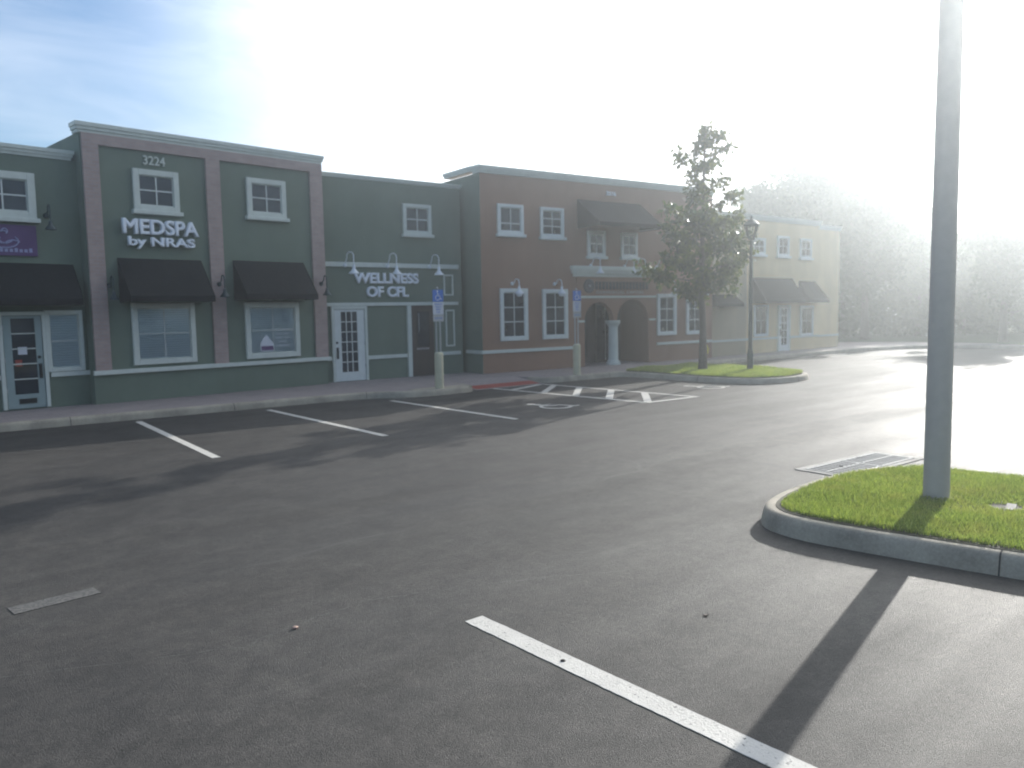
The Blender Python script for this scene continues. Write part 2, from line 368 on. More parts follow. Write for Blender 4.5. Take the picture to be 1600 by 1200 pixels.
# travelling so that the body is to the left: +X travel -> left is +Y
kA = [(-60, 16.3), (3, 16.32), (9.1, 16.2), (9.7, 15.5), (11.75, 15.48), (11.85, 16.5)]
kB = [(14.12, 16.5), (14.2, 15.78), (16.95, 15.78), (17.12, 15.3), (17.02, 13.0), (17.12, 11.85), (17.7, 11.22), (18.7, 11.05), (19.7, 11.3), (20.3, 12.1), (20.45, 13.2),
      (20.5, 16.35), (22.5, 16.5), (31.3, 16.5), (34.6, 16.0), (36.3, 15.0), (36.85, 13.2), (36.8, 6), (36.8, -70)]
PA = kerb('kerb', kA); PB = kerb('kerb_with_planting_bay', kB)
pin = offset(PA, .07); pinB = offset(PB, .07)
# pavement slab between kerb and facades (the planting bay is filled with soil on top)
iB = next(i for i, p in enumerate(pinB) if p[0] > 36.5 and p[1] < 14)
pav = pin + [(11.93, 16.9), (14.05, 16.9)] + [p for p in pinB[:iB]] + [(38.6, 13.4), (38.6, 17.0), (36, 22), (34.2, 24), (-60, 24)]
tagst(MB().slab(pav, -.05, .146).build('pavement', M['paver']))
tagst(MB().slab([(37, -70), (38.4, -70), (38.4, 13.4), (37, 13.4)], -.05, .12).build('far_pavement', M['paver']))
# dropped ramp with red tactile surface
rp = MB(); rp.add([(11.9, 15.82, .006), (14.1, 15.82, .006), (14.1, 16.9, .142), (11.9, 16.9, .142), (11.9, 15.82, -.02), (14.1, 15.82, -.02), (14.1, 16.9, -.02), (11.9, 16.9, -.02)],
       [(0, 1, 2, 3), (4, 7, 6, 5), (0, 4, 5, 1), (1, 5, 6, 2), (2, 6, 7, 3), (3, 7, 4, 0)])
tagst(rp.build('kerb_ramp', M['paver']))
tc_ = MB(); s_ = (.136 / 1.08)
def rz_(y): return .006 + (y - 15.82) * s_
tc_.add([(11.95, 15.88, rz_(15.88) + .005), (14.05, 15.88, rz_(15.88) + .005), (14.05, 16.27, rz_(16.27) + .005), (11.95, 16.27, rz_(16.27) + .005),
         (11.95, 15.88, rz_(15.88) + .001), (14.05, 15.88, rz_(15.88) + .001), (14.05, 16.27, rz_(16.27) + .001), (11.95, 16.27, rz_(16.27) + .001)],
        [(0, 1, 2, 3), (4, 7, 6, 5), (0, 4, 5, 1), (1, 5, 6, 2), (2, 6, 7, 3), (3, 7, 4, 0)])
for i in range(26):
    for j in range(5):
        cx, cy_ = 12.03 + i * .078, 15.92 + j * .075; z = rz_(cy_) + .005
        tc_.add([(cx - .017, cy_ - .017, z), (cx + .017, cy_ - .017, z), (cx + .017, cy_ + .017, z), (cx - .017, cy_ + .017, z), (cx, cy_, z + .008)], [(0, 1, 4), (1, 2, 4), (2, 3, 4), (3, 0, 4)])
tagst(tc_.build('tactile_strip', M['red']))

# painted markings: one thin sheet each
def strip(p0, p1, wd, name='bay_line', mat='line', z=.004):
    a, b = Vector(p0), Vector(p1); d = (b - a).normalized(); nn = Vector((-d.y, d.x)) * wd / 2
    rg = random.Random(int(a.x * 977 + a.y * 131)); N = int((b - a).length / .04); L = []; Q = []; k = 0
    for i in range(N + 1):
        c = a.lerp(b, i / N); k = k * .6 + rg.gauss(0, .0016); L.append(c + nn * (1 + k * 8) ); Q.append(c - nn * (1 + rg.gauss(0, .022)))
    q = Q + L[::-1]
    o = MB().slab([(p.x, p.y) for p in q], z - .003, z).build(name, M[mat]); tag(o, kind='structure'); return o
for a, b in [((1.25, 16.05), (1.15, 11.0)), ((4.06, 15.95), (3.78, 11.02)), ((6.55, 15.85), (6.46, 11.02)), ((9.2, 15.4), (9.16, 11.0))]: strip(a, b, .115)
strip((12.44, 15.9), (12.66, 10.95), .12); strip((14.05, 15.75), (14.2, 10.9), .12)
strip((12.62, 10.92), (14.24, 10.88), .12, z=.0075)
for a, b in [((12.5, 15.15), (13.9, 16.1 - .4)), ((12.6, 14.1), (14.05, 15.3)), ((12.63, 13.05), (14.1, 14.42)), ((12.6, 11.98), (14.12, 13.35)), ((12.72, 10.98), (14.12, 12.3))]: strip(a, b, .16, 'hatch_line', z=.0075)
for x in (2.93, 5.62 - 5.4, -2.5): strip((x, 3.98), (x + .05, -2), .14)
strip((.70, 6.17), (1.24, 6.23), .17, 'faded_line', 'oldline')

def wheelchair(name, cx, cy_, s, rot):
    b = MB()
    def P(x, y):
        c, sn = math.cos(rot), math.sin(rot); return (cx + (x * c - y * sn) * s, cy_ + (x * sn + y * c) * s)
    def seg(a, b_, wd):
        a, b_ = Vector(a), Vector(b_); d = (b_ - a).normalized(); n_ = Vector((-d.y, d.x)) * wd / 2
        b.slab([P(*(a - n_)), P(*(b_ - n_)), P(*(b_ + n_)), P(*(a + n_))], .002, .005)
    hd = [P(-.12 + .09 * math.cos(t), .52 + .09 * math.sin(t)) for t in np.linspace(0, 2 * math.pi, 13)[:-1]]
    b.slab(hd, .002, .005)
    seg((-.1, .42), (-.06, .02), .12); seg((-.08, .24), (.16, .22), .07); seg((-.04, .04), (.24, .02), .1); seg((.2, .04), (.34, -.36), .1); seg((.33, -.34), (.46, -.30), .07)
    N = 18; A = np.linspace(R(115), R(370 - 15), N)
    for i in range(N - 1):
        o_, n_ = .34, .26; c_ = (-.03, -.14)
        b.slab([P(c_[0] + n_ * math.cos(A[i]), c_[1] + n_ * math.sin(A[i])), P(c_[0] + o_ * math.cos(A[i]), c_[1] + o_ * math.sin(A[i])),
                P(c_[0] + o_ * math.cos(A[i + 1]), c_[1] + o_ * math.sin(A[i + 1])), P(c_[0] + n_ * math.cos(A[i + 1]), c_[1] + n_ * math.sin(A[i + 1]))], .002, .005)
    return tagst(b.build(name, M['line']))
wheelchair('wheelchair_marking', 10.95, 12.0, 1.0, R(0)); wheelchair('wheelchair_marking', 16.15, 12.05, 1.0, 0)

def crack(pts, wd, seed, z=.002):
    rg = random.Random(seed); P = []
    for a, b in zip(pts[:-1], pts[1:]):
        for k in range(14): P.append((a[0] + (b[0] - a[0]) * k / 14 + rg.gauss(0, .012), a[1] + (b[1] - a[1]) * k / 14 + rg.gauss(0, .012)))
    n_ = len(P); L = offset(P, wd / 2); Q = offset(P, -wd / 2); vs = []
    for i in range(n_):
        k = rg.uniform(.15, 1.3) * (rg.random() < .8) + .08; m_ = P[i]
        vs += [(m_[0] + (L[i][0] - m_[0]) * k, m_[1] + (L[i][1] - m_[1]) * k, z), (m_[0] + (Q[i][0] - m_[0]) * k, m_[1] + (Q[i][1] - m_[1]) * k, z)]
    MBc = MB().add(vs, [(i * 2, i * 2 + 1, i * 2 + 3, i * 2 + 2) for i in range(n_ - 1)]); return tagst(MBc.build('asphalt_crack', M['oldline']))
crack([(.5, 5.04), (1.66, 4.56), (2.53, 4.76), (3.31, 4.48), (4.86, 3.74)], .007, 3)
crack([(9.0, 4.0 + .9), (11.2, 4.5), (14.2, 4.55), (20, 4.2)], .03, 5)

# near grass island
isl = [(6.75, -30), (6.62, -.5), (6.42, 1.0), (6.2, 2.1), (6.05, 2.95), (5.97, 3.55), (6.1, 4.0), (6.6, 4.25), (7.6, 4.36), (8.6, 4.3), (9.15, 3.9), (9.3, 3.0), (9.35, -30)]
isl.reverse()            # travel so that the kerb's body lies inside
P2 = kerb('island_kerb', isl, h=.16, wd=.17, rnd=2)
def inpoly(px, py, poly):
    c = np.zeros(len(px), bool); n = len(poly)
    for i in range(n):
        (x0, y0), (x1, y1) = poly[i], poly[(i + 1) % n]
        t = ((y0 > py) != (y1 > py)) & (px < (x1 - x0) * (py - y0) / ((y1 - y0) + 1e-12) + x0); c ^= t
    return c
def lawn(name, poly, n, z, h, wd, seed, clip=None, holes=(), bias=None):
    rg = np.random.default_rng(seed); P = np.array(poly); lo, hi = P.min(0), P.max(0)
    if clip: lo = np.maximum(lo, clip[:2]); hi = np.minimum(hi, clip[2:])
    x = rg.uniform(lo[0], hi[0], n * 3); y = rg.uniform(lo[1], hi[1], n * 3); k = inpoly(x, y, poly)
    if bias is not None:
        k &= rg.uniform(0, 1, len(x)) < bias(x, y)
    for hx, hy, hr in holes: k &= (x - hx) ** 2 + (y - hy) ** 2 > hr ** 2
    x, y = x[k][:n], y[k][:n]; m_ = len(x)
    # uneven growth
    g = .5 + .5 * np.sin(x * 3.1 + 1.3 * np.sin(y * 2.3)) * np.sin(y * 2.7 + 1.1 * np.sin(x * 1.9)); 
    hh = h * (.55 + .6 * g) * rg.uniform(.6, 1.25, m_); a = rg.uniform(0, 2 * np.pi, m_); ln = rg.uniform(.1, .8, m_) * hh; la = rg.uniform(0, 2 * np.pi, m_)
    dx, dy = np.cos(a) * wd / 2, np.sin(a) * wd / 2; lx, ly = np.cos(la) * ln, np.sin(la) * ln
    V = np.stack([np.stack([x - dx, y - dy, np.full(m_, z)], 1), np.stack([x + dx, y + dy, np.full(m_, z)], 1),
                  np.stack([x + dx * .7 + lx * .4, y + dy * .7 + ly * .4, z + hh * .6], 1), np.stack([x + lx, y + ly, z + hh], 1),
                  np.stack([x - dx * .7 + lx * .4, y - dy * .7 + ly * .4, z + hh * .6], 1)], 1).reshape(-1, 3)
    b = np.arange(m_)[:, None] * 5
    F = np.concatenate([b + np.array([[0, 1, 2]]), b + np.array([[0, 2, 4]]), b + np.array([[4, 2, 3]])], 1).reshape(-1, 3)
    return tag(np_mesh(name, V, F, M['grass']), kind='stuff')
soil = offset(P2, .13); tagst(MB().slab(soil, -.02, .165).build('island_soil', M['soil']))
near_in = offset(P2, .175)
lawn('grass', near_in, 70000, .16, .058, .006, 1, clip=(5.9, 1.2, 9.4, 4.5), holes=((7.66, 2.55, .13),))
lawn('grass', near_in, 75000, .16, .058, .006, 2, clip=(5.9, -3, 9.4, 1.2))
lawn('grass', near_in, 60000, .16, .06, .010, 7, clip=(5.9, -12, 9.4, -3))
bay = [p for p in PB if 16.9 < p[0] < 20.6 and p[1] < 15.8]
bayin = offset(bay, .17); bayin = bayin + [(20.3, 15.75), (18.4, 15.95), (17.3, 15.75)]
tagst(MB().slab(bayin, .10, .17).build('bay_soil', M['soil']))
lawn('grass', bayin, 38000, .165, .085, .012, 3)
lawn('grass', [(38.5, -40), (60, -40), (60, 13), (38.5, 13)], 30000, -.03, .14, .06, 4, clip=(38.5, -10, 50, 13))

# drain grate beside the island
dg_ = thing('drain_grate', 'flat drain grate of two barred panels in the asphalt beside the near grass island', 'drain grate', (8.55, 4.43, 0), R(-2))

f_ = MB()
for (x0, x1, y0, y1) in [(0, 1.75, -.0, .08), (0, 1.75, .62, .70), (0, .08, .08, .62), (1.67, 1.75, .08, .62)]: f_.box(x0, x1, y0, y1, -.01, .010)
f_.build('concrete_surround', M['concrete2'], dg_)
MB().box(.08, 1.67, .08, .62, -.005, .003).build('pit', M['pit'], dg_)
for k in range(2):
    g_ = MB(); x0 = .09 + k * .8; g_.box(x0, x0 + .77, .09, .115, .004, .016); g_.box(x0, x0 + .77, .585, .61, .004, .016)
    for i in range(9): g_.box(x0 + i * .0925, x0 + i * .0925 + .028, .116, .584, .004, .0155)
    g_.box(x0 + .03, x0 + .74, .34, .36, .0156, .019)
    g_.build('grate_panel', M['grate'], dg_)
def leaflitter(x, y, z, s, rz, label, mat='bark'):
    vs = []; N = 7
    for i in range(N):
        a = 2 * math.pi * i / N; r = s * (1 if i % 2 else .7); vs.append((x + r * math.cos(a + rz) * 1.4, y + r * math.sin(a + rz) * .8, z + s * .25 * (i % 3)))
    vs.append((x, y, z + s * .12)); vs.append((x, y, z + .0))
    o = MB().add(vs, [(i, (i + 1) % N, N) for i in range(N)] + [((i + 1) % N, i, N + 1) for i in range(N)]).build('fallen_leaf', M[mat])
    tag(o, label, 'leaf', 'fallen leaves'); return o
leaflitter(9.05, 4.8, .02, .03, 0, 'dry brown leaf on the drain grate, nearer its left corner')
leaflitter(9.75, 4.95, .02, .03, 1, 'dry brown leaf on the far panel of the drain grate')
leaflitter(4.06, 3.03, .002, .022, .6, 'small dark leaf lying alone on the open asphalt above the long white bay line')
def pebble(x, y, s, label, seed, mat='pebble'):
    rg = random.Random(seed); pr = [(s * .5, 0), (s * rg.uniform(.8, 1), s * .25), (s * .85, s * .55), (s * .35, s * .8)]
    o = MB().lathe(pr, 7, (x, y, 0)).build('pebble', M[mat], smooth=False); tag(o, label, 'stone', 'loose stones'); return o
pebble(2.01, 4.6, .022, 'pale pinkish pebble lying on the asphalt left of the long white bay line', 1)
pebble(2.93, 3.15, .016, 'dark chip sitting on the long white bay line', 2, 'asphalt')
uc = thing('utility_cover', 'small broken pale concrete cover sunk in the grass near the right edge', 'cover', (7.66, 2.52, .16), R(15))
MB().box(-.13, .13, -.045, .03, -.01, .022).build('cover_lid', M['concrete2'], uc, bevel=.006); MB().lathe([(.15, 0), (.15, .006), (.12, .008)], 14, (0, .02, -.008)).build('cover_rim', M['soil'], uc)

# ------------------------------------------------------------------ building kit (local: x along the facade, y into it, z up)
def cornice(mb, u0, u1, z0, z1, p, depth, y=0):
    h = z1 - z0
    mb.box(u0 - p * .35, u1 + p * .35, y - p * .35, y + depth, z0, z0 + h * .3)
    mb.box(u0 - p * .7, u1 + p * .7, y - p * .7, y + depth, z0 + h * .3, z0 + h * .62)
    mb.box(u0 - p, u1 + p, y - p, y + depth, z0 + h * .62, z1); return mb
def window(par, u0, u1, z0, z1, cols=2, rows=2, w_=.11, y=0, sill=True, blind=False, mat='trim', splits=None, label=None):
    f = MB(); f.ring(u0, u1, z0, z1, w_, y - .065, y + .01)
    f.ring(u0 + w_, u1 - w_, z0 + w_, z1 - w_, .022, y - .035, y + .01)
    fo = f.build('window', M[mat], par, bevel=.006)
    if label: fo['label'] = label
    a0, a1, b0, b1 = u0 + w_ + .022, u1 - w_ - .022, z0 + w_ + .022, z1 - w_ - .022
    if blind:
        MB().box(a0, a1, y - .014, y + .006, b0, b1).build('blind', M['blind'], fo)
        MB().box(a0, a1, y - .027, y - .023, b0, b1).build('pane', M['pane'], fo)
    else: MB().box(a0, a1, y - .016, y + .006, b0, b1).build('pane', M['glass'], fo)
    mu = MB(); t = .008 if blind else .014
    for i in range(1, cols):
        x = a0 + (a1 - a0) * i / cols; mu.box(x - t, x + t, y - .034, y - .028, b0, b1)
    zs = splits or [i / rows for i in range(1, rows)]
    for k in zs:
        z = b0 + (b1 - b0) * k; mu.box(a0, a1, y - .040, y - .0345, z - t, z + t)
    mu.build('muntin', M['trimw'], fo)
    if sill: MB().box(u0 - .05, u1 + .05, y - .12, y + .01, z0 - .075, z0 + .012).build('sill', M[mat], fo, bevel=.01)
    return fo
def awning(par, u0, u1, zt, zb, proj, val=.13, y=0, mat='black', label=None, hip=0):
    b = MB(); t = .012
    A = (u0, y, zt); B_ = (u1, y, zt); C = (u1, y - proj, zb + val); D = (u0, y - proj, zb + val)
    A = (u0 + hip, y, zt); B_ = (u1 - hip, y, zt)
    n_ = 12; vs = []
    rg = random.Random(int(u0 * 100))
    for j in range(5):
        q = j / 4
        for i in range(n_ + 1):
            p = i / n_; x0 = A[0] + (B_[0] - A[0]) * p; x1 = D[0] + (C[0] - D[0]) * p
            sag = .022 * math.sin(math.pi * q) * (1 + .5 * math.cos(p * 2 * math.pi * 3)) + rg.uniform(-.003, .003)
            vs.append((x0 + (x1 - x0) * q, y - proj * q, zt + (zb + val - zt) * q - sag))
    k = len(vs); fs = [(j * (n_ + 1) + i, (j + 1) * (n_ + 1) + i, (j + 1) * (n_ + 1) + i + 1, j * (n_ + 1) + i + 1) for j in range(4) for i in range(n_)]
    vs2 = [(a, b_ + .004, c - t) for a, b_, c in vs]
    b.add(vs, fs); b.add(vs2, [tuple(reversed(f)) for f in fs])
    o = b.build('awning', M[mat], par, smooth=True)
    v = MB(); v.box(u0, u1, y - proj - .008, y - proj, zb, zb + val)
    v.build('valance', M[mat], o)
    for s, ux, ut in ((0, u0, A[0]), (1, u1, B_[0])):
        q = MB(); e = .006 if s == 0 else -.006
        q.add([(ut, y, zt), (ux, y - proj, zb + val), (ux, y - proj, zb), (ux, y, zb), (ut + e, y, zt - .01), (ux + e, y - proj + .01, zb + val), (ux + e, y - proj + .01, zb), (ux + e, y, zb)],
              [(0, 1, 2, 3), (7, 6, 5, 4), (0, 4, 5, 1), (1, 5, 6, 2), (2, 6, 7, 3), (3, 7, 4, 0)]); q.build('side_flap', M[mat], o)
    fr_ = MB().tube([(u0 + .03, y, zb + .03), (u0 + .03, y - proj + .03, zb + .03), (u1 - .03, y - proj + .03, zb + .03), (u1 - .03, y, zb + .03)], .012, 6)
    fr_.build('awning_frame', M['galv'], o)
    if label: o['label'] = label
    return o
def glass_door(par, u0, u1, z0, z1, g, cols, rows, name='door', casing=.07, y=0, hand=None, mat='trimw'):
    c = MB(); c.box(u0, u0 + casing, y - .06, y + .01, z0, z1); c.box(u1 - casing, u1, y - .06, y + .01, z0, z1); c.box(u0 + casing, u1 - casing, y - .06, y + .01, z1 - casing, z1)
    co = c.build('door_frame', M['trim'], par, bevel=.005)
    a0, a1, b0, b1 = u0 + casing + .012, u1 - casing - .012, z0 + .01, z1 - casing - .012
    g0, g1, h0, h1 = g
    d = MB(); d.box(a0, g0, y - .04, y + .0, b0, b1); d.box(g1, a1, y - .04, y + .0, b0, b1); d.box(g0, g1, y - .04, y, b0, h0); d.box(g0, g1, y - .04, y, h1, b1)
    do = d.build(name, M[mat], par)
    MB().box(g0, g1, y - .022, y - .01, h0, h1).build('pane', M['glass'], do)
    if cols == 1:
        for j in range(1, rows): z = h0 + (h1 - h0) * j / rows; MB().box(g0, g1, y - .038, y - .0225, z - .011, z + .011).build('muntin', M['trim'], do)
    mu = MB()
    for i in range(1, cols): x = g0 + (g1 - g0) * i / cols; mu.box(x - .011, x + .011, y - .036, y - .0225, h0, h1)
    for j in range(1, rows if cols > 1 else 1): z = h0 + (h1 - h0) * j / rows; mu.box(g0, g1, y - .038, y - .0365, z - .011, z + .011)
    if cols > 1: mu.build('muntin', M['trimw'], do)
    hx = a0 + .06 if hand == 'l' else a1 - .06
    MB().box(hx - .03, hx + .03, y - .052, y - .04, .76, 1.06).tube([(hx, y - .05, .82), (hx, y - .09, .84), (hx, y - .09, .98), (hx, y - .05, 1.0)], .01, 6).build('handle', M['brassy'], do)
    MB().lathe([(.03, 0), (.03, .02), (.022, .03)], 12, (hx - .01, y - .04, 1.19), (0, -1, 0)).build('lock', M['brassy'], do)
    ox = a1 if hand == 'l' else a0
    for z in (.5, 1.1, 1.75): MB().tube([(ox, y - .045, z), (ox, y - .045, z + .09)], .011, 6).build('hinge', M['galv'], do)
    return do
def W(frame, u, y, z):
    A, a = frame; return (A[0] + u * math.cos(a) - y * math.sin(a), A[1] + u * math.sin(a) + y * math.cos(a), z)
def gooseneck(frame, u, z, label, group, rise=.28, reach=.42, drop=.18, sr=.13, mat='white', y=0, bulb=None, lean=0):
    t = thing('wall_lamp', label, 'wall lamp', W(frame, u, y, z), frame[1], group)
    MB().lathe([(.055, 0), (.055, .02), (.035, .045)], 14, (0, 0, 0), (0, -1, 0)).build('mounting_plate', M[mat], t, smooth=True)
    path = [(0, -.03, 0), (lean * .05, -.07, rise * .45), (lean * .2, -.12, rise * .85)]
    for a in np.linspace(160, 0, 8): path.append((lean * (.5 - .5 * math.cos(R(a))) * -1 + lean, -.12 - (reach - .12) / 2 + (reach - .12) / 2 * -math.cos(R(a)), rise * .85 + .07 * math.sin(R(a)) * 1.6))
    path.append((lean, -reach, -drop + .2))
    MB().tube(path, .014, 8).build('arm', M[mat], t, smooth=True)
    k = sr / .13
    MB().lathe([(.02, .22 * k), (.035, .2 * k), (.04, .13 * k), (.07, .08 * k), (.125 * k, .02), (.13 * k, 0), (.12 * k, .004), (.02, .09 * k)], 20, (lean, -reach, -drop)).build('lamp_shade', M[mat], t, smooth=True)
    if bulb: MB().lathe([(.02, -.10), (.07, -.085), (.095, -.04), (.095, 0), (.07, .04), (.03, .06)], 16, (lean, -reach, -drop + .01)).build('globe', M['white'], t, smooth=True)
    return t

# ---- green corner building: raised brick-trimmed bay and lower wing on its left
F1 = ((3.87, 18.38), R(6.36)); T1 = thing('green_brick_trimmed_building', 'sage green building with pinkish brick pilasters and raised parapet, at the left of the row', 'building', (*F1[0], 0), F1[1])
b = MB(); b.box(0, 5.66, 0, 12, .0, 5.72)
x_w = -1.006; b.box(-9, -.001, .273, 11.9, .0, 5.17); b.build('wall', M['green'], T1)
MB().box(.1, 5.6, .3, 11.8, 5.5, 5.74).box(-8.9, -.1, .5, 11.7, 5.0, 5.2).build('roof', M['roofing'], T1)
cornice(MB(), 0, 5.66, 5.72, 5.93, .075, .32).build('cornice', M['trim'], T1)
cornice(MB(), -9, -.12, 5.17, 5.36, .08, .3, .273).build('cornice', M['trim'], T1)
for u0, u1 in ((.03, .345), (2.62, 2.95), (5.31, 5.665)): MB().box(u0, u1, -.055, .01, .84, 5.5).build('brick_pilaster', M['brick'], T1)
MB().box(.03, 5.665, -.056, .01, 5.5, 5.718).build('brick_band', M['brick'], T1)
MB().box(-.02, 5.72, -.075, .01, .755, .85).build('belt_course', M['trim'], T1, bevel=.01)
MB().box(-.74, -.0, .273 - .05, .28, .77, .86).build('belt_course', M['trim'], T1)
MB().box(-9, -1.63, .273 - .05, .28, .77, .86).build('belt_course', M['trim'], T1)
window(T1, 1.0, 1.98, 4.23, 5.11, 2, 2, .12, label='upper window with cream surround beneath the number 3224')
window(T1, 3.6, 4.62, 4.28, 5.19, 2, 2, .12)
wc = window(T1, .81, 2.19, .92, 2.26, 2, 2, .11, sill=False, blind=True, label='wide ground floor window with closed pale blinds')
wd_ = window(T1, 3.41, 4.85, .91, 2.26, 2, 2, .12, sill=False, blind=True, label='wide ground floor window with notices stuck behind the glass')
awning(T1, .60, 2.42, 3.21, 2.27, .62, label='black fabric awning over the window with closed blinds')
awning(T1, 3.18, 5.06, 3.24, 2.31, .62, label='black fabric awning over the window with notices')
awning(T1, -9 + 2, -.18, 3.06, 2.22, .5, y=.273, label='long black fabric awning over the glass door at the left edge')
ww = thing('window_notice', 'white flyer with dark picture strip in the right ground floor window of the brick-trimmed building', 'notice', W(F1, 3.78, -.0285, 1.08), F1[1])
MB().add([(0, 0, 0), (.36, 0, 0), (.36, 0, .16), (.16, 0, .40), (0, 0, .2), (0, -.002, 0), (.36, -.002, 0), (.36, -.002, .16), (.16, -.002, .40), (0, -.002, .2)], [(4, 3, 2, 1, 0), (5, 6, 7, 8, 9)]).build('flyer_sheet', M['paper'], ww)
MB().box(.02, .34, -.004, -.0025, .02, .12).build('picture_strip', M['purple'], ww)
wl = thing('window_lettering', 'block of small white lettering lines on the right half of the notice window', 'lettering', W(F1, 4.38, -.029, 1.1), F1[1])
for k, (s_, wd) in enumerate([('HOURS OF OPERATION', .42), ('MONDAY - FRIDAY', .36), ('9:00 AM - 5:00 PM', .38), ('SATURDAY', .24), ('BY APPOINTMENT', .36)]): text('lettering_line', s_, M['letter'], wl, 0, 0, .46 - k * .095, .045, wd, depth=.002)
# glazed door and sidelight of the lower wing
dw = glass_door(T1, -1.62, -.78, .17, 2.1, (-1.40, -.98, .46, 1.97), 1, 5, y=.273, hand='r', mat='shaded_door')  # slab colour carries the awning's shade
MB().box(-1.34, -1.03, .22, .235, .27, .37).build('mail_slot', M['brassy'], dw)
window(T1, -.79, -.085, .87, 2.12, 1, 2, .075, y=.273, sill=False, blind=True, label='narrow sidelight window with pale blinds beside the left glass door')
MB().box(-1.3, -1.14, .245, .25, 1.25, 1.4).build('door_sticker', M['paper'], dw); MB().box(-1.36, -1.24, .245, .25, 1.02, 1.15).build('door_sticker', M['red'], dw)
window(T1, -1.95, -.80, 3.93, 4.83, 2, 2, .14, y=.273)
s1 = thing('wall_sign', 'purple board with a pale swirl emblem, fixed under the leftmost upper window', 'sign', W(F1, -1.45, .273, 3.2), F1[1])
MB().box(-.85, .62, -.05, .0, .0, .6).build('board', M['purple'], s1)
sw = MB()
for k, (cx, cz, rx_, rz__, a0, a1) in enumerate([(0.05, .28, .24, .13, 200, 400), (.05, .33, .15, .09, 150, 330), (.03, .40, .09, .08, 30, 240), (.06, .47, .05, .05, -60, 200), (.2, .24, .12, .06, 20, 200), (-.12, .24, .12, .06, -10, 180)]):
    sw.tube([(cx + rx_ * math.cos(R(a)), -.055, cz + rz__ * math.sin(R(a))) for a in np.linspace(a0, a1, 12)], .013, 5)
sw.build('swirl_emblem', M['lilac'], s1)
tx = MB()
for i in range(13): tx.box(-.55 + i * .085, -.55 + i * .085 + .055, -.055, -.05, .07, .13 if i % 3 else .15)
tx.build('lettering_line', M['lilac'], s1)
s2 = thing('wall_sign', 'MEDSPA by NRAS in raised white letters on the green wall', 'sign', W(F1, 1.53, 0, 3.5), F1[1])
text('lettering_line', 'MEDSPA', M['letter'], s2, 0, -.09, .235, .31, 1.64, bold=.030, depth=.09)
text('lettering_line', 'by NRAS', M['letter'], s2, 0.0, -.09, -.02, .19, 1.44, bold=.030, depth=.09)
for a_ in ((-.8, .8, -.045, -.004, .30, .42), (-.66, .66, -.045, -.004, .04, .13)): MB().box(*a_).build('raceway', M['green'], s2)
s3 = thing('building_number', '3224 in pale raised numerals above the upper window of the green building', 'number', W(F1, 1.48, 0, 5.22), F1[1])
text('numerals', '3224', M['trim'], s3, 0, -.02, .0, .19, .47, bold=.012, depth=.03)
for u, y_, z, lab in [(.40, 0, 2.62, 'dark gooseneck lamp beside the left brick pilaster, between two awnings'), (2.80, -.055, 2.68, 'dark gooseneck lamp on the middle brick pilaster'), (5.52, -.055, 2.72, 'dark gooseneck lamp on the right brick pilaster of the green building'), (-.62, .273, 4.02, 'dark gooseneck lamp between the purple sign and the raised brick bay')]:
    gooseneck(F1, u, z, lab, 'dark gooseneck lamps on the green brick building', rise=.10, reach=.26, drop=.30, sr=.11, mat='dark', y=y_)

# ---- green link building, set back between the brick bay and the terracotta building
F2 = ((9.83, 19.25), R(-1.61)); T2 = thing('green_link_building', 'plain lower green building with WELLNESS OF CFL lettering, left of the terracotta building', 'building', (*F2[0], 0), F2[1])
MB().box(-.6, 4.1, 0, 11, 0, 5.49).build('wall', M['green'], T2)
MB().box(-.5, 4.0, .3, 10.9, 5.35, 5.5).build('roof', M['roofing'], T2)
cornice(MB(), -.6, 4.1, 5.49, 5.60, .05, .3).build('cornice', M['trim'], T2)
MB().box(-.22, 3.97, -.06, .01, 3.18, 3.305).build('upper_band', M['trim'], T2, bevel=.01)
MB().box(-.2, 3.94, -.05, .01, 2.145, 2.235).build('lower_band', M['trim'], T2, bevel=.01)
window(T2, 2.17, 3.08, 4.11, 4.95, 2, 2, .095)
MB().box(.97, 2.2, -.04, .01, .70, .80).build('belt_course', M['trim'], T2, bevel=.008)
MB().box(3.12, 4.0, -.04, .01, .70, .80).build('belt_course', M['trim'], T2, bevel=.008)
MB().box(-.3, -.09, -.04, .01, .72, .82).build('belt_course', M['trim'], T2)
glass_door(T2, -.08, .96, .15, 2.14, (.19, .66, .40, 2.0), 3, 6, hand='l', casing=.075)['label'] = 'white glazed door with small panes below the W of WELLNESS'
dd = MB(); dd.box(2.21, 2.33, -.07, .01, .15, 2.14); dd.build('door_frame', M['trim'], T2)
d2 = MB().box(2.34, 3.08, -.03, .01, .15, 2.14).build('door', M['brickdoor'], T2); d2['label'] = 'dark brown door in the white-edged opening'
MB().ring(2.50, 2.95, .95, 2.0, .03, -.045, -.03).build('panel_moulding', M['brickdoor'], d2); MB().box(2.53, 2.92, -.036, -.0305, .98, 1.97).build('pane', M['glass'], d2)
MB().tube([(2.56, -.05, 1.4), (2.56, -.08, 1.42), (2.56, -.08, 1.9), (2.56, -.05, 1.92)], .012, 6).build('handle', M['galv'], d2)
for i in range(6): MB().box(2.50 + i * .07, 2.50 + i * .07 + .04, -.05, -.046, .90, .95).build('door_letter', M['greyletter'], d2)
for (a0, a1, c0, c1) in [(3.46, 3.79, 2.42, 3.02), (3.5, 3.81, .95, 2.01)]: MB().ring(a0, a1, c0, c1, .04, -.03, .01).build('panel_moulding', M['trim'], T2)
s4 = thing('wall_sign', 'WELLNESS OF CFL in white block capitals on the set-back green wall', 'sign', W(F2, 1.61, 0, 2.4), F2[1])
text('lettering_line', 'WELLNESS', M['letter'], s4, 0, -.03, .365, .27, 2.0, bold=.038, depth=.05)
